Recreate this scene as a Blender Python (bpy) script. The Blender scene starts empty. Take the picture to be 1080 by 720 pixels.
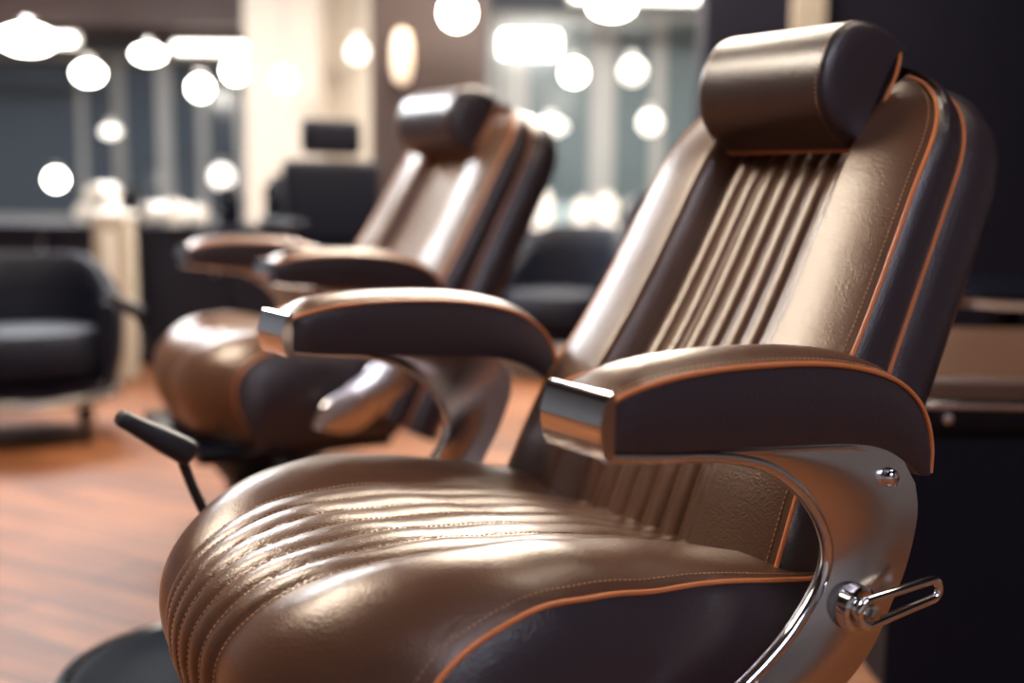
import bpy, bmesh, math, random
import numpy as np
from mathutils import Vector
random.seed(7)
S = bpy.context.scene
COL = S.collection

# ------------------------------------------------------------------ camera, world, exposure
CAM = Vector((.9521, 1.0318, .8617)); YAW = -2.1636; PITCH = -.1342; FPX = 1212.4; ROLL = .012
Fv = Vector((math.cos(YAW)*math.cos(PITCH), math.sin(YAW)*math.cos(PITCH), math.sin(PITCH)))
R0 = Vector((math.sin(YAW), -math.cos(YAW), 0)); U0 = R0.cross(Fv)
Rv = R0*math.cos(ROLL)+U0*math.sin(ROLL); Uv = U0*math.cos(ROLL)-R0*math.sin(ROLL)
cam = bpy.data.cameras.new('camera'); cam.sensor_width = 36; cam.lens = 36*FPX/1080
cam.clip_start = .02; cam.clip_end = 60
cam.dof.use_dof = True; cam.dof.focus_distance = 1.13; cam.dof.aperture_fstop = 1.8
co = bpy.data.objects.new('camera', cam); COL.objects.link(co); S.camera = co
from mathutils import Matrix
M3 = Matrix((Rv, Uv, -Fv)).transposed()
co.matrix_world = Matrix.Translation(CAM) @ M3.to_4x4()
S.view_settings.view_transform = 'Standard'; S.view_settings.look = 'None'
S.view_settings.gamma = 1; S.view_settings.use_curve_mapping = False
S.view_settings.exposure = 0.18
S.cycles.use_denoising = True
S.cycles.sample_clamp_indirect = 6
S.cycles.max_bounces = 8
w = bpy.data.worlds.new('world'); S.world = w; w.use_nodes = True
w.node_tree.nodes['Background'].inputs[0].default_value = (.10, .12, .2, 1)
w.node_tree.nodes['Background'].inputs[1].default_value = .5

# room frame: D = horizontal distance in front of the camera, L = distance to the right
FH = Vector((math.cos(YAW), math.sin(YAW), 0)); RH = Vector((math.sin(YAW), -math.cos(YAW), 0))
ROOM_ROT = math.atan2(RH.y, RH.x)      # local x = right, local y = forward
def W(L, D, z): return Vector((CAM.x, CAM.y, 0)) + RH*L + FH*D + Vector((0, 0, z))
def zat(v, D): return CAM.z + D*math.tan(math.atan((360-v)/FPX)+PITCH)
def lat(u, v, D):
    h = zat(v, D)-CAM.z
    return (u-540)/FPX*(D*math.cos(PITCH)+h*math.sin(PITCH))

# ------------------------------------------------------------------ materials
def mat(name, col, rough=.5, metal=0, coat=0, emit=None, es=0, bump=0, bscale=200, spec=.5, alpha_trans=0, coat_rough=.15, var=0, vscale=6, vcol=None, aniso_bump=None):
    m = bpy.data.materials.new(name); m.use_nodes = True
    nt = m.node_tree; b = nt.nodes['Principled BSDF']
    b.inputs['Base Color'].default_value = (*col, 1); b.inputs['Roughness'].default_value = rough
    b.inputs['Metallic'].default_value = metal; b.inputs['Coat Weight'].default_value = coat
    b.inputs['Coat Roughness'].default_value = coat_rough
    b.inputs['Specular IOR Level'].default_value = spec
    b.inputs['Transmission Weight'].default_value = alpha_trans
    if emit: b.inputs['Emission Color'].default_value = (*emit, 1); b.inputs['Emission Strength'].default_value = es
    tc = nt.nodes.new('ShaderNodeTexCoord')
    if var:
        n = nt.nodes.new('ShaderNodeTexNoise'); n.inputs['Scale'].default_value = vscale; n.inputs['Detail'].default_value = 4
        nt.links.new(tc.outputs['Object'], n.inputs['Vector'])
        mx = nt.nodes.new('ShaderNodeMix'); mx.data_type = 'RGBA'
        mx.inputs['A'].default_value = (*col, 1); mx.inputs['B'].default_value = (*(vcol or [c*(1-var) for c in col]), 1)
        nt.links.new(n.outputs['Fac'], mx.inputs['Factor']); nt.links.new(mx.outputs['Result'], b.inputs['Base Color'])
    if bump:
        v = nt.nodes.new('ShaderNodeTexVoronoi'); v.inputs['Scale'].default_value = bscale
        nt.links.new(tc.outputs['Object'], v.inputs['Vector'])
        n2 = nt.nodes.new('ShaderNodeTexNoise'); n2.inputs['Scale'].default_value = 30; n2.inputs['Detail'].default_value = 5
        n2.inputs['Distortion'].default_value = 1.2
        nt.links.new(tc.outputs['Object'], n2.inputs['Vector'])
        b1 = nt.nodes.new('ShaderNodeBump'); b1.inputs['Strength'].default_value = bump; b1.inputs['Distance'].default_value = .0010
        b2 = nt.nodes.new('ShaderNodeBump'); b2.inputs['Strength'].default_value = bump; b2.inputs['Distance'].default_value = .0011
        nt.links.new(v.outputs['Distance'], b1.inputs['Height']); nt.links.new(n2.outputs['Fac'], b2.inputs['Height'])
        nt.links.new(b2.outputs['Normal'], b1.inputs['Normal']); nt.links.new(b1.outputs['Normal'], b.inputs['Normal'])
    return m
M = {}
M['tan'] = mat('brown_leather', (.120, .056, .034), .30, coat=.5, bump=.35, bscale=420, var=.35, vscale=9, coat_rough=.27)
def warm(m, c):
    b = m.node_tree.nodes['Principled BSDF']; b.inputs['Specular Tint'].default_value = (*c, 1); b.inputs['Coat Tint'].default_value = (*[.5+.5*x for x in c], 1)
warm(M['tan'], (1, .88, .78))  # warm highlight colour put into the specular and coat tint
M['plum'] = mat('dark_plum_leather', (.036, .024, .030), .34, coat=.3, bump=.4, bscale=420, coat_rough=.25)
M['piping'] = mat('orange_piping', (.62, .20, .07), .4, coat=.2)
M['stitch'] = mat('tan_thread', (.50, .27, .14), .7)
M['chrome'] = mat('chrome', (.88, .88, .90), .09, metal=1)
M['plate'] = mat('polished_plate', (.80, .76, .74), .24, metal=1)
M['black'] = mat('black_gloss', (.003, .004, .009), .2, spec=.25, coat=.0, coat_rough=.05)
M['cushion'] = mat('black_lacquer', (.004, .005, .010), .3, spec=.05); M['cushion'].node_tree.nodes['Principled BSDF'].inputs['IOR'].default_value = 1.2
M['rubber'] = mat('black_rubber', (.010, .010, .016), .45)
M['navy'] = mat('navy_leather', (.004, .005, .013), .6, spec=.25, bump=.2, bscale=300)
M['darkwood'] = mat('dark_lacquered_wood', (.008, .008, .018), .6, spec=.25, var=.4, vscale=3)
M['gunmetal'] = mat('dark_polished_metal', (.16, .17, .19), .22, metal=1)
M['steel'] = mat('brushed_steel', (.66, .63, .60), .28, metal=1)
M['white'] = mat('white_enamel', (.80, .77, .72), .5)
M['towel'] = mat('white_cotton', (.80, .76, .70), .9)
M['cream'] = mat('cream_plaster', (.46, .40, .33), .8, var=.08)
M['brownwall'] = mat('dark_brown_plaster', (.060, .036, .032), .6, var=.2)
M['darkwall'] = mat('shadow_tinted_plaster', (.009, .009, .021), .75, spec=.2, var=.3)  # navy tone of the shadows put into the dark wall colour
M['palewall'] = mat('pale_grey_plaster', (.42, .42, .44), .8)
M['frame'] = mat('grey_painted_frame', (.34, .35, .35), .5)
M['greywall'] = mat('blue_grey_plaster', (.13, .15, .18), .7, var=.25)
M['ceil'] = mat('brown_ceiling_paint', (.05, .04, .045), .8)
M['glass'] = mat('dark_window_glass', (.07, .09, .115), .12, spec=.8)
M['tealglass'] = mat('teal_window_glass', (.13, .17, .185), .2)
M['teal'] = mat('pale_teal_panel', (.22, .29, .31), .5)
M['bulb'] = mat('lit_bulb_glass', (1, .97, .9), .5, emit=(1, .95, .84), es=22)
M['softbulb'] = mat('lit_frosted_shade', (1, .96, .9), .5, emit=(1, .95, .86), es=2)
M['warmbulb'] = mat('warm_lit_shade', (1, .8, .6), .5, emit=(1, .74, .52), es=.5)
M['tube'] = mat('lit_strip_diffuser', (1, .97, .92), .5, emit=(1, .95, .87), es=9)
M['panel'] = mat('lit_ceiling_diffuser', (1, .95, .88), .5, emit=(1, .86, .69), es=14)
def floor_mat():
    m = bpy.data.materials.new('oak_planks'); m.use_nodes = True; nt = m.node_tree; b = nt.nodes['Principled BSDF']
    tc = nt.nodes.new('ShaderNodeTexCoord'); br = nt.nodes.new('ShaderNodeTexBrick')
    br.inputs['Color1'].default_value = (.27, .098, .032, 1); br.inputs['Color2'].default_value = (.15, .050, .017, 1)
    br.inputs['Mortar'].default_value = (.05, .02, .01, 1); br.inputs['Scale'].default_value = 1
    br.inputs['Brick Width'].default_value = 1.3; br.inputs['Row Height'].default_value = .14; br.inputs['Mortar Size'].default_value = .004
    mp = nt.nodes.new('ShaderNodeMapping'); mp.inputs['Rotation'].default_value = (0, 0, .5)
    nt.links.new(tc.outputs['Object'], mp.inputs['Vector']); nt.links.new(mp.outputs['Vector'], br.inputs['Vector'])
    mp2 = nt.nodes.new('ShaderNodeMapping'); mp2.inputs['Scale'].default_value = (1.5, 14, 1)
    nt.links.new(mp.outputs['Vector'], mp2.inputs['Vector'])
    n = nt.nodes.new('ShaderNodeTexNoise'); n.inputs['Scale'].default_value = 2; n.inputs['Detail'].default_value = 6
    nt.links.new(mp2.outputs['Vector'], n.inputs['Vector'])
    mx = nt.nodes.new('ShaderNodeMix'); mx.data_type = 'RGBA'; mx.blend_type = 'MULTIPLY'; mx.inputs['Factor'].default_value = .6
    rp = nt.nodes.new('ShaderNodeValToRGB'); rp.color_ramp.elements[0].position = .35; rp.color_ramp.elements[0].color = (.35, .3, .3, 1)
    rp.color_ramp.elements[1].position = .65
    nt.links.new(n.outputs['Fac'], rp.inputs['Fac']); nt.links.new(br.outputs['Color'], mx.inputs['A']); nt.links.new(rp.outputs['Color'], mx.inputs['B'])
    nt.links.new(mx.outputs['Result'], b.inputs['Base Color']); b.inputs['Roughness'].default_value = .5; b.inputs['Specular IOR Level'].default_value = .3
    return m
M['floor'] = floor_mat()

# ------------------------------------------------------------------ helpers
def tag(o, label=None, cat=None, group=None, kind=None):
    if label: o['label'] = label
    if cat: o['category'] = cat
    if group: o['group'] = group
    if kind: o['kind'] = kind
    return o
def empty(name, loc, rz=0):
    o = bpy.data.objects.new(name, None); COL.objects.link(o); o.location = loc; o.rotation_euler = (0, 0, rz)
    o.empty_display_size = .05
    return o
def build(name, bm, m, parent=None, smooth=True, loc=None, rz=0):
    bmesh.ops.recalc_face_normals(bm, faces=bm.faces)
    me = bpy.data.meshes.new(name); bm.to_mesh(me); bm.free()
    for ml in (m if isinstance(m, (list, tuple)) else [m]): me.materials.append(ml)
    if smooth:
        me.polygons.foreach_set('use_smooth', [True]*len(me.polygons))
        try: me.set_sharp_from_angle(angle=math.radians(38))
        except Exception: pass
    o = bpy.data.objects.new(name, me); COL.objects.link(o); o.parent = parent
    if loc is not None: o.location = loc
    o.rotation_euler = (0, 0, rz)
    return o
def dup(o, parent=None):
    c = o.copy(); COL.objects.link(c); c.parent = parent
    for ch in [k for k in o.children]: dup(ch, c)
    return c
def box(bm, x0, x1, y0, y1, z0, z1, bev=0, seg=2):
    r = bmesh.ops.create_cube(bm, size=1)
    for v in r['verts']:
        v.co = Vector(((x0+x1)/2+v.co.x*(x1-x0), (y0+y1)/2+v.co.y*(y1-y0), (z0+z1)/2+v.co.z*(z1-z0)))
    if bev:
        es = list({e for v in r['verts'] for e in v.link_edges})
        bmesh.ops.bevel(bm, geom=es, offset=bev, segments=seg, affect='EDGES', profile=.6)
def grid(bm, fn, nu, nv, wrap_u=False, wrap_v=False):
    P = [[bm.verts.new(fn(i/(nu if wrap_u else nu-1), j/(nv if wrap_v else nv-1))) for j in range(nv)] for i in range(nu)]
    for i in range(nu if wrap_u else nu-1):
        for j in range(nv if wrap_v else nv-1):
            a, b, c, d = P[i][j], P[(i+1) % nu][j], P[(i+1) % nu][(j+1) % nv], P[i][(j+1) % nv]
            try: bm.faces.new((a, b, c, d))
            except ValueError: pass
    return P
def catmull(pts, n=8, closed=False):
    P = [Vector(p) for p in pts]; out = []; m = len(P)
    rng = range(m if closed else m-1)
    for i in rng:
        if closed: a, b, c, d = P[i-1], P[i], P[(i+1) % m], P[(i+2) % m]
        else: a = P[i-1] if i else P[0]*2-P[1]; b = P[i]; c = P[i+1]; d = P[i+2] if i+2 < m else P[-1]*2-P[-2]
        for k in range(n):
            t = k/n
            out.append(.5*((2*b)+(c-a)*t+(2*a-5*b+4*c-d)*t*t+(3*b-a-3*c+d)*t**3))
    if not closed: out.append(P[-1])
    return out
def tube(bm, pts, r, seg=10, closed=False, caps=True, sq=None):
    P = [Vector(p) for p in pts]; n = len(P)
    T = []
    for i in range(n):
        a = P[i-1] if (i or closed) else P[0]; b = P[(i+1) % n] if (i < n-1 or closed) else P[-1]
        t = (b-a); T.append(t.normalized() if t.length > 1e-9 else Vector((1, 0, 0)))
    ref = Vector((0, 0, 1)) if abs(T[0].z) < .9 else Vector((1, 0, 0))
    N = (ref-T[0]*ref.dot(T[0])).normalized(); rings = []
    for i in range(n):
        N = (N-T[i]*N.dot(T[i])).normalized(); B = T[i].cross(N)
        rr = r[i] if isinstance(r, (list, tuple)) else r
        rings.append([bm.verts.new(P[i]+(N*math.cos(2*math.pi*k/seg)*(sq[0] if sq else 1)+B*math.sin(2*math.pi*k/seg)*(sq[1] if sq else 1))*rr) for k in range(seg)])
    for i in range(n if closed else n-1):
        A, Bq = rings[i], rings[(i+1) % n]
        for k in range(seg):
            bm.faces.new((A[k], A[(k+1) % seg], Bq[(k+1) % seg], Bq[k]))
    if caps and not closed: bm.faces.new(rings[0][::-1]); bm.faces.new(rings[-1])
def lathe(bm, prof, seg=32, c=(0, 0, 0), axis='z'):
    rings = []
    def pt(r, h, a):
        x, y = r*math.cos(a), r*math.sin(a)
        if axis == 'z': return Vector((c[0]+x, c[1]+y, c[2]+h))
        if axis == 'y': return Vector((c[0]+x, c[1]+h, c[2]+y))
        return Vector((c[0]+h, c[1]+x, c[2]+y))
    for r, h in prof:
        if r < 1e-6: rings.append([bm.verts.new(pt(0, h, 0))])
        else: rings.append([bm.verts.new(pt(r, h, 2*math.pi*k/seg)) for k in range(seg)])
    for A, B in zip(rings, rings[1:]):
        for k in range(seg):
            a0, a1 = A[k % len(A)], A[(k+1) % len(A)]; b0, b1 = B[k % len(B)], B[(k+1) % len(B)]
            vs = [a0, a1, b1, b0]; u = []
            for v in vs:
                if v not in u: u.append(v)
            if len(u) > 2:
                try: bm.faces.new(u)
                except ValueError: pass
def sphere(bm, c, r, sz=1, seg=20):
    lathe(bm, [(r*math.sin(math.pi*i/12)*1, -r*sz*math.cos(math.pi*i/12)) for i in range(13)], seg, c)
def stitches(bm, path, L=.0036, gap=.0022, r=.0007):
    """short rounded dashes of thread along a path of (point, normal)"""
    acc = 0; on = True; start = None
    pts = [Vector(p) for p in path]; cum = [0]
    for a, b in zip(pts, pts[1:]): cum.append(cum[-1]+(b-a).length)
    def at(s):
        for i in range(len(cum)-1):
            if cum[i+1] >= s:
                d = cum[i+1]-cum[i]; return pts[i].lerp(pts[i+1], (s-cum[i])/d if d else 0)
        return pts[-1]
    s = 0
    while s+L < cum[-1]:
        a, b = at(s), at(s+L); tube(bm, [a, a.lerp(b, .5), b], [r*.6, r, r*.6], 5); s += L+gap
def smooth01(x): x = max(0, min(1, x)); return x*x*(3-2*x)
class Curve:
    """planar profile by arc length"""
    def __init__(s, pts, n=10):
        s.p = catmull([(a, 0, b) for a, b in pts], n); s.c = [0]
        for a, b in zip(s.p, s.p[1:]): s.c.append(s.c[-1]+(b-a).length)
        s.L = s.c[-1]
        s.ca = np.array(s.c); s.xa = np.array([v.x for v in s.p]); s.za = np.array([v.z for v in s.p])
    def __call__(s, t):
        q = t*s.L; return float(np.interp(q, s.ca, s.xa)), float(np.interp(q, s.ca, s.za))
    def frame(s, t):
        x0, z0 = s(max(0, t-.015)); x1, z1 = s(min(1, t+.015)); d = Vector((x1-x0, 0, z1-z0)).normalized()
        x, z = s(t); return Vector((x, 0, z)), d, Vector((-d.z, 0, d.x))
def lerp_tab(tab, x):
    return float(np.interp(x, [a for a, b in tab], [b for a, b in tab]))

# ------------------------------------------------------------------ the room shell
def slab(name, L0, L1, D0, D1, z0, z1, m, kind='structure', parent=None):
    bm = bmesh.new(); box(bm, L0, L1, D0, D1, z0, z1)
    o = build(name, bm, m, parent, smooth=False, loc=W(0, 0, 0) if parent is None else None, rz=ROOM_ROT if parent is None else 0)
    if parent is None: tag(o, kind=kind)
    return o
HC = 2.75
slab('floor', -6.2, 6.2, -3.2, 10.2, -.1, 0, M['floor'])
slab('ceiling', -6.2, 6.2, -3.2, 10.2, HC, HC+.1, M['ceil'])
slab('wall_back', -6.2, 6.2, 10, 10.2, 0, HC, M['greywall'])
slab('wall_left', -6.2, -6, -3, 10, 0, HC, M['greywall'])
slab('wall_right', 6, 6.2, -3, 10, 0, HC, M['palewall'])
slab('wall_front', -6.2, 6.2, -3.2, -3, 0, HC, M['palewall'])
zs = zat(33, 9.0)
slab('trim_1', -6, lat(330, 30, 9), 8.9, 10, zs, HC, M['brownwall'])          # bulkhead over the mirrors
# cream pier, brown pier, dark partition
slab('trim_2', lat(255, 100, 8), lat(335, 100, 8), 8, 8.5, 0, HC, M['cream'])
slab('trim_3', lat(335, 100, 8.4), lat(392, 100, 8.4), 8.4, 8.6, 0, HC, M['cream'])
slab('trim_4', lat(388, 100, 6), lat(508, 100, 6), 6, 6.35, 0, HC, M['brownwall'])
slab('trim_5', lat(738, 100, 4.6), 5.99, 4.6, 4.8, 0, HC, M['darkwall'])
slab('trim_6', lat(832, 20, 4.57), lat(866, 20, 4.57), 4.56, 4.6, zat(34, 4.57), HC, M['cream'])
def window(name, u0, u1, v0, v1, D, mull, glass=M['glass']):
    L0, L1 = lat(u0, 150, D), lat(u1, 150, D); z0, z1 = zat(v1, D), zat(v0, D)
    root = empty(name, W(0, 0, 0), ROOM_ROT); tag(root, kind='structure')
    bm = bmesh.new(); box(bm, L0, L1, D+.02, D+.05, z0, z1); build('pane', bm, glass, root, smooth=False)
    bm = bmesh.new()
    for a, b in ((L0-.05, L0+.01), (L1-.01, L1+.05)): box(bm, a, b, D-.03, D+.06, z0, z1)
    box(bm, L0-.05, L1+.05, D-.03, D+.06, z0-.06, z0); box(bm, L0-.05, L1+.05, D-.03, D+.06, z1, z1+.05)
    for u, wd in mull:
        l = lat(u, 150, D); box(bm, l-wd/2, l+wd/2, D-.03, D+.06, z0, z1)
    build('window_frame', bm, M['frame'], root, smooth=False)
window('window_1', -20, 120, 68, 232, 9.93, [(85, .05)])
window('window_2', 128, 248, 68, 232, 9.93, [(172, .12), (212, .07)])
window('window_3', 520, 732, 20, 215, 9.6, [(540, .22), (632, .20), (690, .10)], M['tealglass'])
slab('wall_inner', lat(508, 100, 9.7), lat(760, 100, 9.7), 9.68, 9.8, 0, HC, M['greywall'])

# ------------------------------------------------------------------ ceiling lights that light the room
def ceiling_light(x, y, sx, sy, label, es=None, rz=0, col=None):
    root = empty('ceiling_light', (x, y, HC), rz); tag(root, label, 'ceiling light', 'flush ceiling lights')
    bm = bmesh.new(); box(bm, -sx/2-.03, sx/2+.03, -sy/2-.03, sy/2+.03, -.05, 0, .006); build('frame', bm, M['white'], root, smooth=False)
    m = M['panel']
    if es is not None:
        m = M['panel'].copy(); m.node_tree.nodes['Principled BSDF'].inputs['Emission Strength'].default_value = es
        if col: m.node_tree.nodes['Principled BSDF'].inputs['Emission Color'].default_value = (*col, 1)
    bm = bmesh.new(); box(bm, -sx/2, sx/2, -sy/2, sy/2, -.06, -.0505); build('diffuser', bm, m, root, smooth=False)
ceiling_light(1.35, -1.75, 1.0, .9, 'square ceiling light left of the near chair', 34)
ceiling_light(-1.6, -2.3, 1.5, .9, 'ceiling light above the second chair', 30)
ceiling_light(-2.9, -4.2, 2.4, 1.0, 'ceiling light beyond the second chair', 44, 0, (1, .93, .82))
ceiling_light(-.2, -5.2, 1.6, 1.0, 'ceiling light over the far cabinets', 50, 0, (.93, .96, 1))
ceiling_light(-.9, .3, .6, .6, 'small ceiling light over the near chair back', 10)
ceiling_light(.6, 2.5, 1.4, .9, 'added cool fill light behind the camera, beside the near chair', 13, 0, (.84, .84, 1))  # unseen fill lamp, added to cool and lift the chair's sides

# ------------------------------------------------------------------ the barber chair (x forward, y to its left, z up)
seat_prof = Curve([(.05, .470), (.12, .488), (.20, .510), (.30, .527), (.40, .539), (.48, .540), (.55, .527), (.60, .500), (.632, .462), (.642, .42), (.632, .37), (.60, .315), (.55, .275)])
SW = .272
def rib_c(t): return .0175-.034*smooth01((t-.42)/.38)
def rib_w(t): return .1325-.052*smooth01((t-.42)/.42)
def rib_k(t, y):
    bw = rib_w(t); yy = y-rib_c(t); return yy/(bw/3), abs(yy), bw
def seat_pt(t, q, off=0):
    c, d, N = seat_prof.frame(t)
    y = SW*q; a = abs(y)
    k, a, bw = rib_k(t, y)
    if a < bw:
        rib = abs(math.sin(math.pi*k))**.62
        h = -.017+.0052*rib
    else:
        lim = SW-abs(rib_c(t)) if (y-rib_c(t))*rib_c(t) > 0 else SW+abs(rib_c(t))
        e = (a-bw)/(lim-bw)
        h = -.0165+.0185*math.sin(min(1, e/.42)*math.pi/2) if e < .42 else .002-.034*((e-.42)/.58)**2.2*smooth01((t+.12)/.55)
    h *= smooth01(t/.04)*.6+.4
    wv = .0009*math.sin(40*t+y*20)*math.exp(-((t-.45)/.25)**2)
    x = c.x; p = c+N*(h+wv+off)
    p.y = y
    fr = smooth01((c.x-.18)/.38)
    p.x -= (1.10 if y > 0 else 1.65)*y*y*fr
    return p
def plate_bulge(z): return .021*math.sin(math.pi*max(0, min(1, (.650-z)/.34)))  # bulge shaped so the plate mirrors wall above and floor below
def make_chair(label):
    X0 = .30
    root = empty('barber_chair', (X0, 0, 0)); tag(root, label, 'barber chair', 'brown leather barber chairs')
    LOC = (-X0, 0, 0)
    def part(name, bm, m, parent=root, smooth=True):
        o = build(name, bm, m, parent, smooth, loc=LOC if parent is root else None)
        if name == 'stitching': o['kind'] = 'stuff'
        return o
    # seat
    bm = bmesh.new(); grid(bm, lambda i, j: seat_pt(i, j*2-1), 120, 189)
    seat = part('seat', bm, M['tan'])
    for sg in (-1, 1):
        def side(i, j):
            a = seat_pt(i, sg); x1 = .09+.42*i
            b = Vector((x1, sg*.255, .285))
            p = a.lerp(b, j); p.y += sg*.036*math.sin(math.pi*min(1, j*1.02+.0))**.75
            return p
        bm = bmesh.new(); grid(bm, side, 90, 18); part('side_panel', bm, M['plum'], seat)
        bm = bmesh.new(); tube(bm, [seat_pt(i/100, sg)+Vector((0, sg*.0015, .0005)) for i in range(101)], .0026, 8)
        part('piping', bm, M['piping'], seat)
    bm = bmesh.new()
    for k in range(-3, 4):
        stitches(bm, [seat_pt(i/160, (rib_c(i/160)+rib_w(i/160)/3*(k+(.10 if abs(k) < 3 else .05*(1 if k > 0 else -1))))/SW, .0012) for i in range(4, 160)])
    for sg in (-1, 1): stitches(bm, [seat_pt(i/160, sg*.965, .0010) for i in range(2, 160)])
    part('stitching', bm, M['stitch'], seat)
    # seat frame, column and base
    bm = bmesh.new(); box(bm, .08, .53, -.25, .25, .262, .30, .012)
    fr = part('seat_frame', bm, M['black'])
    bm = bmesh.new(); lathe(bm, [(0, .03), (.16, .03), (.155, .05), (.09, .075), (.085, .10), (.10, .16), (.15, .225), (.17, .262), (0, .262)], 40, (X0, 0, 0))
    part('hydraulic_column', bm, M['black'])
    bm = bmesh.new(); lathe(bm, [(0, 0), (.21, 0), (.215, .008), (.205, .022), (.16, .034), (.12, .04), (0, .04)], 64, (X0, 0, 0))
    part('round_base', bm, M['chrome'])
    # backrest
    RC = .512; O = Vector((.0967, 0, .47)); uu = Vector((-math.sin(RC), 0, math.cos(RC))); nn = Vector((math.cos(RC), 0, math.sin(RC)))
    def bk(y, s, n): return O+uu*s+nn*n+Vector((0, y, 0))
    SA, SR, EX = .475, .155, 2.9
    def hw(s): return .246-.064*max(s, -.1)
    def row(t, dl=0):      # t 0..1 bottom to top, returns s, half width
        if t < .7: s = -.13+(SA+.13)*t/.7; return s, hw(s)+dl
        a = (t-.7)/.3*math.pi/2
        s = SA+(SR+dl)*math.sin(a)**(2/EX) if a > 1e-6 else SA
        f = max(0, math.cos(a))**(2/EX)
        return s, (hw(s)+dl)*f
    def back_pt(t, q, off=0):
        s, h = row(t); y = q*h; W0 = hw(s); r = abs(y/W0+.02)
        if r < .46:
            k = (y/W0+.02)/.46*3.5+.5; n = -.030+.0065*abs(math.sin(math.pi*k))**.55
        elif r < .57: n = -.030+.040*math.sin((r-.46)/.11*math.pi/2)**.8
        else: n = .010-.012*((r-.57)/.43)**2.4
        e = abs(q)
        if r < .6: n = n*(1-smooth01((t-.86)/.14))+(-.012)*smooth01((t-.86)/.14)
        n -= .030*max(0, (s-.45)/.16)**2.2*(1)
        n += .014*math.exp(-((s-.12)/.12)**2)-.006
        n += .006
        if e > .985: n = min(n, n)
        return bk(y, s, n+off)
    def edge_n(t):
        s, h = row(t); return (back_pt(t, 1)-bk(h, s, 0)).dot(nn)
    bm = bmesh.new(); grid(bm, lambda i, j: back_pt(i, j*2-1), 110, 171); bmesh.ops.remove_doubles(bm, verts=bm.verts, dist=.0002)
    back = part('backrest', bm, M['tan'])
    NT = 70
    ts = [i/NT for i in range(NT+1)]
    def loop(dl, n, keep=False):
        out = []
        for t in ts: s, h = row(t, dl); out.append(bk(h, s, n+edge_n(t)*(1 if keep else 0)))
        for t in ts[::-1][1:]: s, h = row(t, dl); out.append(bk(-h, s, n+edge_n(t)*(1 if keep else 0)))
        return out
    def layers(bm, LL):
        V = [[bm.verts.new(p) for p in l] for l in LL]
        for a, b in zip(V, V[1:]):
            for i in range(len(a)-1): bm.faces.new((a[i], a[i+1], b[i+1], b[i]))
        return V
    bm = bmesh.new(); layers(bm, [loop(0, 0, True), loop(.005, -.006, True), loop(.010, -.020), loop(.012, -.034), loop(.010, -.048), loop(.008, -.054)])
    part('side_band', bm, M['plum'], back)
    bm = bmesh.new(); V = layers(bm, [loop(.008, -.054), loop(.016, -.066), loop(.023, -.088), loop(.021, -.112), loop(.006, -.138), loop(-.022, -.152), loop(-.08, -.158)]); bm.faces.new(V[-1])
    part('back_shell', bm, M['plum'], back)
    bm = bmesh.new(); tube(bm, loop(.001, .001, True), .0026, 8); part('piping', bm, M['piping'], back)
    bm = bmesh.new(); tube(bm, loop(.009, -.054), .0027, 8)
    part('piping', bm, M['piping'], back)
    bm = bmesh.new()
    for k in range(-3, 5):
        def sp(i):
            t = .02+.86*i/120; s, h = row(t); y = ((k-.5)/3.5*.46-.02)*hw(s)+.003
            return back_pt(t, y/h, .0012)
        stitches(bm, [sp(i) for i in range(121)])
    stitches(bm, [back_pt(.02+.96*i/120, .955, .001) for i in range(121)]); stitches(bm, [back_pt(.02+.96*i/120, -.955, .001) for i in range(121)])
    part('stitching', bm, M['stitch'], back)
    # headrest: a roll that swells forward from a flat piped back panel
    HS, HN = .585, .036; HL, HC_, HR = .118, .098, .070
    def hd(phi, y):
        a = abs(y)
        k = 1 if a < HC_ else math.sqrt(max(0, 1-((a-HC_)/(HL-HC_))**2.2))
        u = HR*math.cos(phi)*(1-.12*(1-k)); n = -.045+.100*(max(0, math.sin(phi))**.62)*(.12+.88*k if a >= HC_ else 1)
        return bk(y, HS+u*(1 if u > 0 else 1.08), HN+n)
    ys = [HC_*(-1+2*i/16) for i in range(17)]
    bm = bmesh.new(); grid(bm, lambda i, j: hd(math.pi*i, HC_*(2*j-1)), 48, 17)
    head = part('headrest', bm, M['tan_dark'])
    for sg in (-1, 1):
        bm = bmesh.new(); grid(bm, lambda i, j: hd(math.pi*i, sg*(HC_+(HL-HC_)*math.sin(j*math.pi/2))), 48, 14)
        o = part('headrest_cap', bm, M['plum'], head)
    bm = bmesh.new()
    ring = [hd(0, HL*(2*i/20-1)) for i in range(21)]; bot = [hd(math.pi, HL*(1-2*i/20)) for i in range(21)]
    def rimp(sg): return [bk(sg*HL, HS+HR*c*(1 if c > 0 else 1.08)*.88, HN-.045) for c in (.6, .2, -.2, -.6)]
    lp = [bk(y, HS+HR, HN-.045) for y in np.linspace(-.10, .10, 12)]+[bk(.113, HS+HR*.80, HN-.045)]+[bk(.120, HS+HR*c, HN-.045) for c in (.4, 0, -.5)]+[bk(.113, HS-HR*.95, HN-.045)]
    lp += [bk(y, HS-HR*1.09, HN-.045) for y in np.linspace(.10, -.10, 12)]+[bk(-.113, HS-HR*.95, HN-.045)]+[bk(-.120, HS+HR*c, HN-.045) for c in (-.5, 0, .4)]+[bk(-.113, HS+HR*.80, HN-.045)]
    lp = catmull(lp, 4, True)
    tube(bm, lp, .0026, 8, closed=True); part('piping', bm, M['piping'], head)
    bm = bmesh.new(); bmesh.ops.contextual_create(bm, geom=[bm.verts.new(p) for p in lp]); part('rear_panel', bm, M['plum'], head)
    bm = bmesh.new()
    for sg in (-1, 1): stitches(bm, [hd(math.pi*i/60, sg*(HC_-.003))+Vector((0, 0, .0004)) for i in range(61)])
    part('stitching', bm, M['stitch'], head)
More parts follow.
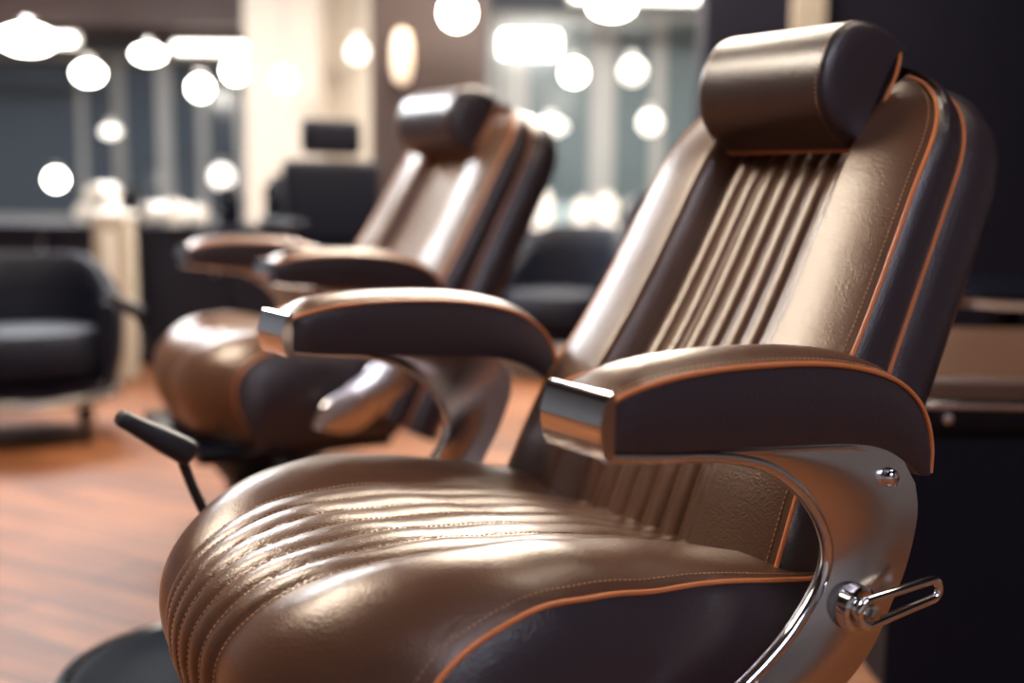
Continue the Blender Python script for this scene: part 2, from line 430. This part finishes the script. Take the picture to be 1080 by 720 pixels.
    # armrests, side plates, rims
    top = Curve([(.398, .697), (.374, .704), (.325, .711), (.261, .713), (.18, .710), (.117, .702), (.062, .687), (.026, .666), (.005, .640), (-.004, .612), (-.004, .588)])
    bot = Curve([(.398, .657), (.343, .650), (.234, .641), (.111, .630), (.063, .619), (.030, .602), (.010, .587)])
    AY, AW = .3115, .0365
    for sg in (1, -1):
        cy = sg*AY
        def topp(i, j, off=0):
            q = 2*j-1; x, z = top(i); c, d, N = top.frame(i)
            cr = .013*(1-q*q)*smooth01((i)/.12+.25)
            N = Vector((-d.z, 0, d.x)); N = -N if N.z < 0 or (N.z < .05 and N.x > 0) else N
            p = Vector((x, 0, z))+N*(cr+off); p.y = cy+AW*q; return p
        bm = bmesh.new(); grid(bm, topp, 70, 17)
        arm = part('armrest', bm, M['tan'])
        for q in (-1, 1):
            def sd(i, j):
                x, z = top(i); x2, z2 = bot(i)
                return Vector((x+(x2-x)*j, cy+q*(AW+.005*math.sin(math.pi*j)**.7*smooth01(i/.06)), z+(z2-z)*j))
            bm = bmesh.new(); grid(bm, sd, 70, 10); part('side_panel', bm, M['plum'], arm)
        bm = bmesh.new()
        def und(i, j): x, z = bot(i); return Vector((x, cy+AW*(2*j-1), z))
        grid(bm, und, 40, 3)
        def rr(i, j):
            a = Vector((-.004, 0, .588)); b = Vector((.010, 0, .587)); p = a.lerp(b, i); p.y = cy+AW*(2*j-1); return p
        grid(bm, rr, 2, 3); bmesh.ops.remove_doubles(bm, verts=bm.verts, dist=.0003)
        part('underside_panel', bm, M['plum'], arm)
        for q in (-1, 1):
            bm = bmesh.new(); tube(bm, [Vector((top(i/80)[0], cy+q*(AW+.0012), top(i/80)[1]+.0005)) for i in range(81)], .0025, 8)
            part('piping', bm, M['piping'], arm)
        bm = bmesh.new()
        for q in (-1, 1): stitches(bm, [topp(.03+.9*i/90, .5+q*.43, .0009) for i in range(91)])
        part('stitching', bm, M['stitch'], arm)
        # chrome front cap
        pf = catmull([(.3965, 0, .7040), (.400, 0, .7045), (.4040, 0, .7015), (.4105, 0, .681), (.4090, 0, .663), (.404, 0, .6515), (.3965, 0, .6505)], 4)
        bm = bmesh.new(); W_ = AW+.0035
        ra = [[bm.verts.new(Vector((p.x-(e*.0), cy+y, p.z))) for p in pf] for y, e in ((-W_, 0), (W_, 0))]
        for i in range(len(pf)-1): bm.faces.new((ra[0][i], ra[0][i+1], ra[1][i+1], ra[1][i]))
        bm.faces.new(ra[0]); bm.faces.new(ra[1][::-1]); bm.faces.new((ra[0][0], ra[1][0], ra[1][-1], ra[0][-1]))
        bmesh.ops.bevel(bm, geom=[e for e in bm.edges if abs(e.verts[0].co.y-e.verts[1].co.y) < 1e-6 and e.calc_face_angle(0) > 1], offset=.0016, segments=2, affect='EDGES')
        part('armrest_cap', bm, M['chrome'], arm)
        # plate
        rim = [(.398, .6525), (.343, .6455), (.30, .641), (.257, .634), (.215, .620), (.176, .595), (.148, .564), (.134, .533), (.138, .507), (.155, .483), (.178, .46), (.21, .438), (.25, .415), (.29, .385), (.31, .345)]
        rimc = catmull([(a, sg*.343, b) for a, b in rim], 6)
        tp = [(.32, .6475), (.234, .6405), (.111, .6300), (.063, .6190), (.032, .601)]
        rear = [(.025, .585), (.024, .553), (.042, .505), (.064, .468), (.085, .430), (.127, .392), (.175, .35), (.21, .330), (.245, .328), (.29, .338)]
        ca = Curve([(a, b) for a, b in rim[2:]], 6); cb = Curve(tp, 3); cb2 = Curve(rear, 6)
        LB = cb.L+cb2.L
        def plate_pt(i, j):
            a = ca(i); f = i*LB; b = cb(f/cb.L) if f < cb.L else cb2((f-cb.L)/cb2.L)
            x, z = a[0]+(b[0]-a[0])*j, a[1]+(b[1]-a[1])*j
            return x, z, plate_bulge(z)*math.sin(min(1, j/.75)*math.pi/2)
        bm = bmesh.new()
        grid(bm, lambda i, j: (lambda q: Vector((q[0], sg*(.3415+q[2]), q[1])))(plate_pt(i, j)), 70, 24)
        grid(bm, lambda i, j: (lambda q: Vector((q[0], sg*(.333+q[2]), q[1])))(plate_pt(i, j)), 70, 24)
        grid(bm, lambda i, j: (lambda q: Vector((q[0], sg*(.333+.0085*j+q[2]), q[1])))(plate_pt(i, 1)), 70, 2)
        grid(bm, lambda i, j: (lambda q: Vector((q[0], sg*(.333+.0085*j+q[2]), q[1])))(plate_pt(1, i)), 24, 2)
        bmesh.ops.remove_doubles(bm, verts=bm.verts, dist=.00005)
        pl = part('side_plate', bm, M['plate'])
        bm = bmesh.new(); tube(bm, rimc, .0060, 12); part('chrome_rim', bm, M['chrome'], pl)
        bm = bmesh.new()
        tube(bm, [Vector((a, sg*.345, b-.001)) for a, b in [(.32, .6465), (.234, .6385), (.111, .6275), (.063, .616), (.034, .600)]], .0022, 8)
        part('chrome_strip', bm, M['chrome'], pl)
        bm = bmesh.new(); lathe(bm, [(0, sg*.350), (.0045, sg*.3498), (.008, sg*.347), (.0092, sg*.343), (.0092, sg*.338)], 24, (.065, sg*.0125, .594), 'y')
        box(bm, .0645, .0662, sg*.362-.0008, sg*.362+.0012, .587, .601)
        part('screw', bm, M['chrome'], pl)
        bm = bmesh.new(); lathe(bm, [(0, sg*.350), (.0045, sg*.3498), (.008, sg*.347), (.0092, sg*.343), (.0092, sg*.340)], 24, (.20, sg*.015, .405), 'y')
        part('screw', bm, M['chrome'], pl)
        bm = bmesh.new(); lathe(bm, [(0, sg*.3500), (.010, sg*.350), (.012, sg*.3465), (.018, sg*.3475), (.0215, sg*.3455), (.022, sg*.335)], 40, (.116, sg*.0245, .480), 'y')
        lev = part('recline_lever', bm, M['chrome'])
        bm = bmesh.new(); lp = []
        A = Vector((.114, sg*.379, .479)); B = Vector((.040, sg*.390, .490)); dx = (B-A).normalized(); up = Vector((0, 0, 1)); up = (up-dx*up.dot(dx)).normalized()
        for k in range(13): a = math.pi*k/12; lp.append(A-dx*.0125*math.sin(a)+up*.0125*math.cos(a))
        for k in range(13): a = math.pi*k/12; lp.append(B+dx*.0095*math.sin(a)-up*.0095*math.cos(a))
        tube(bm, lp, .0042, 12, closed=True); part('loop_handle', bm, M['chrome'], lev)
        bm = bmesh.new(); lathe(bm, [(0, sg*.366), (.005, sg*.3655), (.008, sg*.362), (.0082, sg*.348)], 6, (.114, sg*.022, .479), 'y'); part('bolt', bm, M['steel'], lev)
    # pump lever on the far side
    bm = bmesh.new(); tube(bm, catmull([(.513, -.345, .520), (.501, -.345, .485), (.478, -.342, .427), (.45, -.32, .34), (.42, -.26, .285)], 5), .0065, 10)
    pu = part('pump_lever', bm, M['rubber'])
    bm = bmesh.new()
    A = Vector((.592, -.345, .586)); B = Vector((.502, -.345, .528)); d = (B-A); L = d.length; d.normalize(); sdv = Vector((0, 1, 0)); up = d.cross(sdv)*-1
    def ped(i, j):
        t = i; a = 2*math.pi*j; tap = (.62+.38*smooth01(t*1.2)) if t < .97 else .9
        e = min(1, math.sqrt(max(0, 1-(1-min(1, t/.10))**2)))*min(1, math.sqrt(max(0, 1-(max(0, t-.93)/.07)**2))+.0)
        ca, sa = math.cos(a), math.sin(a)
        return A+d*L*t+sdv*(.024*tap*e*abs(ca)**.6*(1 if ca > 0 else -1))+up*(.0165*tap*e*abs(sa)**.6*(1 if sa > 0 else -1))
    grid(bm, ped, 24, 24, wrap_v=True); bmesh.ops.remove_doubles(bm, verts=bm.verts, dist=.0001)
    part('pedal', bm, M['rubber'], pu)
    return root
M['tan_dark'] = mat('dark_brown_leather', (.055, .030, .027), .32, coat=.45, bump=.35, bscale=420, coat_rough=.25)
chair = make_chair('sharp brown leather barber chair nearest the camera, ribbed seat and chrome arm tips')
chair2 = dup(chair); chair2['label'] = 'blurred brown leather barber chair standing behind the near one'
a2 = -.05; chair2.rotation_euler.z = a2; chair2.location = (.3*math.cos(a2)-.372, .3*math.sin(a2)-1.53, 0)
for ch in chair2.children:
    n = ch.name.split('.')[0]
    if n in ('backrest', 'headrest'): ch.scale = (1.08, 1.2, 1.09); ch.location = (-.3-.0967*.08-.035, 0, -.47*.09)
    if n == 'headrest':
        ch.scale.y = 1.38; ch.location.x += .02; ch.location.y -= .035; ch.location.z -= .012
        ch.material_slots[0].link = 'OBJECT'; ch.material_slots[0].material = M['plum']
    if n == 'seat': ch.scale = (.87, 1, 1)

# ------------------------------------------------------------------ things on the floor near the chairs
def P(u, v, D): return W(lat(u, v, D), D, zat(v, D))
def room_empty(name, L, D, z=0, rz=0): return empty(name, W(L, D, z), ROOM_ROT+rz)
t = empty('footstool', (.35, -.68, 0)); tag(t, 'low round glossy black footstool with raised rim left of the near seat', 'footstool')
bm = bmesh.new(); lathe(bm, [(0, 0), (.19, 0), (.195, .01), (.17, .03), (.16, .05), (.21, .062), (0, .062)], 64); build('base', bm, M['black'], t)
bm = bmesh.new(); lathe(bm, [(.235, .060), (.252, .066), (.258, .078), (.252, .090), (.238, .094), (.232, .088), (.235, .060)], 80); build('rim', bm, M['gunmetal'], t)
bm = bmesh.new(); lathe(bm, [(0, .076), (.10, .075), (.18, .078), (.215, .086), (.234, .088), (.234, .062), (0, .0621)], 80); build('cushion', bm, M['cushion'], t)

# brown bench with chrome front rail, right edge of the frame
D0 = 1.88; zb = zat(425, D0)
l0 = lat(955, 430, D0)
t = room_empty('bench', l0, D0); tag(t, 'brown leather bench with chrome front rail behind the near chair', 'bench')
bm = bmesh.new(); box(bm, 0, 1.5, .03, .68, 0, zb-.040); build('base', bm, M['navy'], t)
bm = bmesh.new(); box(bm, 0, 1.5, .0, .70, zb-.040, zb+.004, .01, 3); build('seat_rail', bm, M['black'], t)
bm = bmesh.new(); box(bm, .0, 1.5, .012, .70, zb+.004, zb+.055, .022, 4); build('seat_cushion', bm, M['tan'], t)
bm = bmesh.new(); tube(bm, [(0, -.006, zb+.006), (1.5, -.006, zb+.006)], .008, 10); build('chrome_tube', bm, M['chrome'], t)
for k in range(4):
    bm = bmesh.new(); lathe(bm, [(0, -.012), (.008, -.010), (.012, 0)], 16, (.07+.4*k, 0, zb-.016), 'y'); build('rail_stud', bm, M['chrome'], t)
D1 = 2.95; z1 = zat(303, D1)
t = room_empty('side_table', lat(1095, 310, D1)+.02, D1+.22); tag(t, 'round glossy black side table with chrome edge behind the brown bench', 'side table')
bm = bmesh.new(); lathe(bm, [(0, z1-.012), (.35, z1-.012), (.36, z1-.003), (.35, z1+.006), (0, z1+.008)], 64); build('table_top', bm, M['black'], t)
bm = bmesh.new(); lathe(bm, [(.355, z1-.030), (.366, z1-.028), (.366, z1-.014), (.355, z1-.0125), (.355, z1-.030)], 64); build('chrome_edge', bm, M['chrome'], t)
bm = bmesh.new(); lathe(bm, [(0, 0), (.22, 0), (.22, .02), (.05, .035), (.045, z1-.05), (.12, z1-.0125), (0, z1-.0125)], 40); build('pedestal', bm, M['black'], t)

# low tub armchair, left edge
def armchair(label, L, D, rz, sc=1.0, back_h=.72, m=M['navy'], group='dark armchairs'):
    t = room_empty('tub_armchair', L, D, 0, rz); tag(t, label, 'armchair', group)
    t.scale = (sc, sc, sc)
    bm = bmesh.new()
    def shell(i, j):
        a = math.pi*(-.12+1.24*i); top = .50+(back_h-.50)*smooth01(math.sin(max(0, min(math.pi, a)))*1.1)
        prof = [(.30, .16), (.335, .30), (.345, top-.03), (.325, top), (.285, top), (.265, top-.03), (.255, .34), (.25, .16)]
        x, k = j*(len(prof)-1), int(min(len(prof)-2, j*(len(prof)-1))); f = x-k
        r = prof[k][0]*(1-f)+prof[k+1][0]*f; z = prof[k][1]*(1-f)+prof[k+1][1]*f
        return Vector((r*math.cos(a), r*math.sin(a)*1.0, z))
    P_ = grid(bm, shell, 40, 22); bm.faces.new(P_[0]); bm.faces.new(P_[-1][::-1]); build('shell', bm, m, t)
    bm = bmesh.new(); lathe(bm, [(0, .24), (.24, .24), (.255, .27), (.255, .37), (.235, .40), (.10, .41), (0, .41)], 40, (0, -.03, 0)); build('seat_cushion', bm, m, t)
    bm = bmesh.new(); lathe(bm, [(0, .15), (.30, .15), (.30, .22), (0, .22)], 40); build('seat_frame', bm, M['black'], t)
    bm = bmesh.new(); tube(bm, [(.31*math.cos(2*math.pi*k/40), .31*math.sin(2*math.pi*k/40), .16) for k in range(40)], .018, 8, closed=True); build('metal_band', bm, M['steel'], t)
    for a in (.8, 2.35, 3.9, 5.5):
        bm = bmesh.new(); tube(bm, [(.26*math.cos(a), .26*math.sin(a), .16), (.29*math.cos(a), .29*math.sin(a), 0)], [.018, .012], 10); build('leg', bm, M['black'], t)
    return t
armchair('dark navy tub armchair cropped by the left edge of the photo', lat(-5, 400, 3.6), 3.85, .3, .92, .66)
armchair('dark tub armchair on the left of the pair under the right windows', lat(590, 280, 5.2), 5.3, -.5, .95, .72)
armchair('dark tub armchair on the right of the pair, nearest the dark wall', lat(722, 280, 5.7), 5.7, .2, 1.0, .84)

# dark cabinet units under one worktop, along the left of the room
DC = 5.3; zc = zat(243, DC)
edges = [-60, 60, 150, 240, 335, 440]
for i in range(len(edges)-1):
    a, b = lat(edges[i], 300, DC), lat(edges[i+1], 300, DC); wd = b-a-.006
    t = room_empty('cabinet', a, DC)
    tag(t, ['dark cabinet at the far left edge, behind the tub armchair', 'dark cabinet directly behind the slim pale bin', 'dark cabinet just right of the slim pale bin', 'dark cabinet behind the far arm of the second chair', 'dark cabinet hidden mostly by the second chair back'][i], 'cabinet', 'dark low cabinets')
    bm = bmesh.new(); box(bm, 0, wd, .02, .5, .07, zc-.03); build('body', bm, M['darkwood'], t, smooth=False)
    bm = bmesh.new(); box(bm, 0, wd, .06, .48, 0, .07); build('plinth', bm, M['black'], t, smooth=False)
    bm = bmesh.new(); box(bm, .008, wd-.008, .0, .02, .08, zc-.04, .003); d = build('door', bm, M['darkwood'], t, smooth=False)
    bm = bmesh.new(); tube(bm, [(wd-.05, .0, .45), (wd-.05, -.03, .45), (wd-.05, -.03, .60), (wd-.05, 0, .60)], .005, 8); build('handle', bm, M['steel'], d)
a, b = lat(edges[0], 300, DC), lat(edges[-1], 300, DC)
t = slab('worktop', a, b, DC-.02, DC+.52, zc-.0299, zc, M['darkwood']); del t['kind']
tag(t, 'long dark worktop over the low cabinets at left', 'worktop')
# tall slim bin
t = room_empty('bin', lat(122, 300, 5.0), 5.0); tag(t, 'tall slim pale metal bin in front of the dark cabinets', 'bin')
zt = zat(228, 5.0)
bm = bmesh.new(); box(bm, -.072, .072, -.07, .07, 0.0, zt-.03, .012, 3); build('body', bm, M['cream'], t)
bm = bmesh.new(); box(bm, -.078, .078, -.076, .076, zt-.03, zt, .012, 3); build('lid', bm, M['white'], t)
bm = bmesh.new(); box(bm, -.022, .022, -.074, -.0702, .04, zt-.08, .001); build('front_strip', bm, M['white'], t)
# small chrome ball foot lamp / castor on the floor
# things standing on the worktop
def jar(name, label, cat, u, D, r, h, m, group='things standing on the dark worktop', z=None, lid=None):
    t = room_empty(name, lat(u, 220, D), D, zc if z is None else z); tag(t, label, cat, group)
    bm = bmesh.new(); lathe(bm, [(0, 0), (r*.9, 0), (r, h*.06), (r, h*.75), (r*.8, h*.86), (0, h*.86)], 24); build('body', bm, m, t)
    bm = bmesh.new(); lathe(bm, [(0, h*.86), (r*.6, h*.86), (r*.62, h), (0, h*1.02)], 24); build('lid', bm, lid or m, t)
def towels(label, u, D, n, z=None):
    t0 = None
    for k in range(n):
        t = room_empty('rolled_towel', lat(u, 220, D)+(.0 if k < 2 else .052)+.104*(k % 2), D, (zc if z is None else z)+(.0505 if k < 2 else .139)); tag(t, label+(', left of the bottom pair', ', right of the bottom pair', ', lying on top')[k], 'towel', 'rolled white towels')
        bm = bmesh.new(); lathe(bm, [(0, -.12), (.03, -.12), (.05, -.115), (.05, .115), (.03, .12), (0, .12)], 20, (0, 0, 0), 'y')
        build('towel', bm, M['towel'], t)
towels('rolled white towel above the slim pale bin', 96, DC+.36, 3)
towels('rolled white towel behind the slim pale bin lid', 160, DC+.36, 2)
jar('jar', 'dark round jar on the worktop right of the slim pale bin', 'jar', 136, DC+.10, .05, .17, M['black'])
jar('jar', 'pale jar on the worktop right of the slim pale bin', 'jar', 180, DC+.10, .05, .12, M['white'])
jar('jar', 'small pale jar on the worktop left of the dark jars', 'jar', 208, DC+.15, .04, .10, M['white'])
jar('jar', 'dark jar on the worktop beside the cream pier', 'jar', 240, DC+.2, .055, .19, M['black'])
jar('jar', 'wide dark jar on the worktop in front of the cream pier', 'jar', 296, DC+.28, .085, .24, M['black'])
jar('jar', 'pale jar on the worktop behind the second chair arm', 'jar', 334, DC+.09, .045, .11, M['white'])
# dark styling chair seen at the back between cream pier and brown pier
D = 5.0
t = room_empty('styling_chair', lat(362, 200, D), D-.35, 0, .5); tag(t, 'dark styling chair between the cream pier and the second barber chair', 'styling chair')
zt = zat(128, D-.35)
bm = bmesh.new(); box(bm, -.20, .20, -.04, .06, .62, zt-.16, .035, 3); build('backrest', bm, M['navy'], t)
bm = bmesh.new(); box(bm, -.12, .12, -.03, .05, zt-.14, zt, .03, 3); build('headrest', bm, M['navy'], t)
bm = bmesh.new(); box(bm, -.23, .23, -.46, .02, .50, .61, .04, 3); build('seat', bm, M['navy'], t)
for sx in (-1, 1):
    bm = bmesh.new(); box(bm, sx*.27-.03, sx*.27+.03, -.40, .02, .68, .73, .02, 3); o = build('armrest', bm, M['navy'], t)
    bm = bmesh.new(); tube(bm, [(sx*.27, -.3, .69), (sx*.25, -.3, .56), (sx*.2, -.3, .53)], .012, 8); build('support', bm, M['steel'], o)
bm = bmesh.new(); lathe(bm, [(0, 0), (.26, 0), (.26, .02), (.05, .05), (.04, .50), (0, .50)], 32, (0, -.2, 0)); build('pedestal', bm, M['steel'], t)
# low shelf with bright goods under the right windows
D = 8.2; zt = zat(236, D)
t = room_empty('display_shelf', lat(555, 220, D), D); tag(t, 'low display counter under the right windows', 'counter')
wd = lat(735, 220, D)-lat(555, 220, D)
bm = bmesh.new(); box(bm, 0, wd, 0, .4, .05, zt-.03); build('body', bm, M['darkwood'], t, smooth=False)
bm = bmesh.new(); box(bm, -.02, wd+.02, -.02, .42, zt-.03, zt, .005); build('counter_top', bm, M['white'], t, smooth=False)
bm = bmesh.new(); box(bm, .03, wd-.03, .03, .38, 0, .05); build('plinth', bm, M['black'], t, smooth=False)
for i, (u, r, h, m, lab) in enumerate([(572, .055, .24, 'white', 'wide pale jar at the left end of the far display counter'), (592, .055, .15, 'teal', 'teal jar on the far display counter, second from left'), (613, .06, .18, 'white', 'pale jar on the far display counter, left of the white mullion'), (638, .07, .22, 'white', 'widest pale jar on the far display counter, by the white mullion'), (664, .065, .17, 'white', 'small pale jar on the far display counter, right of the mullion'), (694, .07, .20, 'cream', 'cream jar at the right end of the far display counter')]):
    jar('jar', lab, 'jar', u, D+.15, r, h, M[m], 'jars on the far display counter', z=zt+.0)

# ------------------------------------------------------------------ lamps
def globe(u, v, D, r, label, m='bulb', sz=1.0, wide=1.0):
    c = P(u, v, D); t = empty('pendant_lamp', (c.x, c.y, HC), ROOM_ROT); tag(t, label, 'pendant lamp', 'globe pendant lamps')
    dz = c.z-HC
    bm = bmesh.new(); sphere(bm, (0, 0, dz), r, sz)
    for q in bm.verts: q.co.x *= wide; q.co.y *= wide
    build('globe', bm, M[m], t)
    bm = bmesh.new(); lathe(bm, [(0, dz+r*sz*.95), (r*.4, dz+r*sz*.95), (r*.35, dz+r*sz+.04), (0, dz+r*sz+.05)], 16); build('socket', bm, M['steel'], t)
    bm = bmesh.new(); tube(bm, [(0, 0, dz+r*sz+.04), (0, 0, -.02)], .003, 6); build('cord', bm, M['rubber'], t)
    bm = bmesh.new(); lathe(bm, [(0, -.025), (.05, -.025), (.05, 0), (0, 0)], 20); build('ceiling_rose', bm, M['steel'], t)
for a in [(478, 14, 5.6, .075, 'bright globe lamp at top centre in front of the brown pier'),
          (641, 6, 6.2, .11, 'wide bright lamp cropped by the top edge, right of centre', 'bulb', .5, 1.0),
          (25, 48, 7.5, .16, 'large wide lamp at the top left corner', 'bulb', .5, 1.0),
          (90, 83, 7.5, .085, 'lamp below and right of the top left corner lamp', 'bulb', .7, 1.0),
          (153, 62, 8.2, .10, 'wide lamp left of the pair near the cream pier', 'bulb', .5, 1.0),
          (208, 97, 8.2, .07, 'globe lamp, lower one of the pair near the cream pier'),
          (245, 78, 8.4, .075, 'globe lamp, upper one of the pair near the cream pier'),
          (296, 88, 7.7, .06, 'globe lamp in front of the cream pier', 'softbulb'),
          (114, 144, 8.6, .07, 'dimmer lamp in the middle of the left windows', 'softbulb', .6, 1.0),
          (57, 195, 8.6, .065, 'lowest lamp at left, above the tub armchair'),
          (232, 190, 8.8, .085, 'low soft lamp just left of the cream pier', 'softbulb'),
          (373, 57, 8.1, .07, 'soft lamp between the cream and brown piers', 'softbulb'),
          (602, 76, 8.2, .075, 'globe lamp in the middle of the right windows'),
          (664, 74, 7.9, .08, 'soft lamp right of the white mullion', 'softbulb'),
          (683, 128, 8.1, .075, 'lower lamp at the right of the right windows', 'softbulb'),
          (578, 133, 8.8, .12, 'low wide soft lamp at the left of the right windows', 'softbulb', .5, 1.0)]:
    globe(*a)
def striplight(u0, u1, v0, v1, D, label, m='tube'):
    a, b = lat(u0, v0, D), lat(u1, v0, D); z0, z1 = zat(v1, D), zat(v0, D)
    t = room_empty('strip_light', a, D, 0); tag(t, label, 'strip light', 'long strip lights')
    bm = bmesh.new(); box(bm, 0, b-a, 0, .10, z0, z1, .02, 3); build('diffuser', bm, M[m], t)
    bm = bmesh.new(); box(bm, -.02, b-a+.02, .1005, .14, z0-.02, z1+.02, .005); build('housing', bm, M['white'], t)
striplight(-60, 70, 42, 50, 8.72, 'long strip light under the bulkhead at far left')
striplight(178, 270, 50, 56, 8.95, 'long strip light under the bulkhead beside the cream pier')
striplight(525, 585, 34, 58, 9.5, 'glowing panel standing in for a ceiling reflection, top left of the right windows')  # added glow in place of a bright ceiling reflection, not a fixture
striplight(600, 830, -12, -4, 8.62, 'long strip light along the top edge, right of centre')
# wall sconce on the brown pier
c = P(421, 62, 5.95); t = empty('wall_sconce', c, ROOM_ROT); tag(t, 'warm oval wall sconce on the dark brown pier', 'wall lamp')
bm = bmesh.new(); lathe(bm, [(0, -.14), (.035, -.12), (.05, -.05), (.05, .05), (.035, .12), (0, .14)], 20, (0, -.02, 0)); build('shade', bm, M['warmbulb'], t)
bm = bmesh.new(); box(bm, -.03, .03, .02, .05, -.07, .07, .005); build('mount', bm, M['steel'], t)
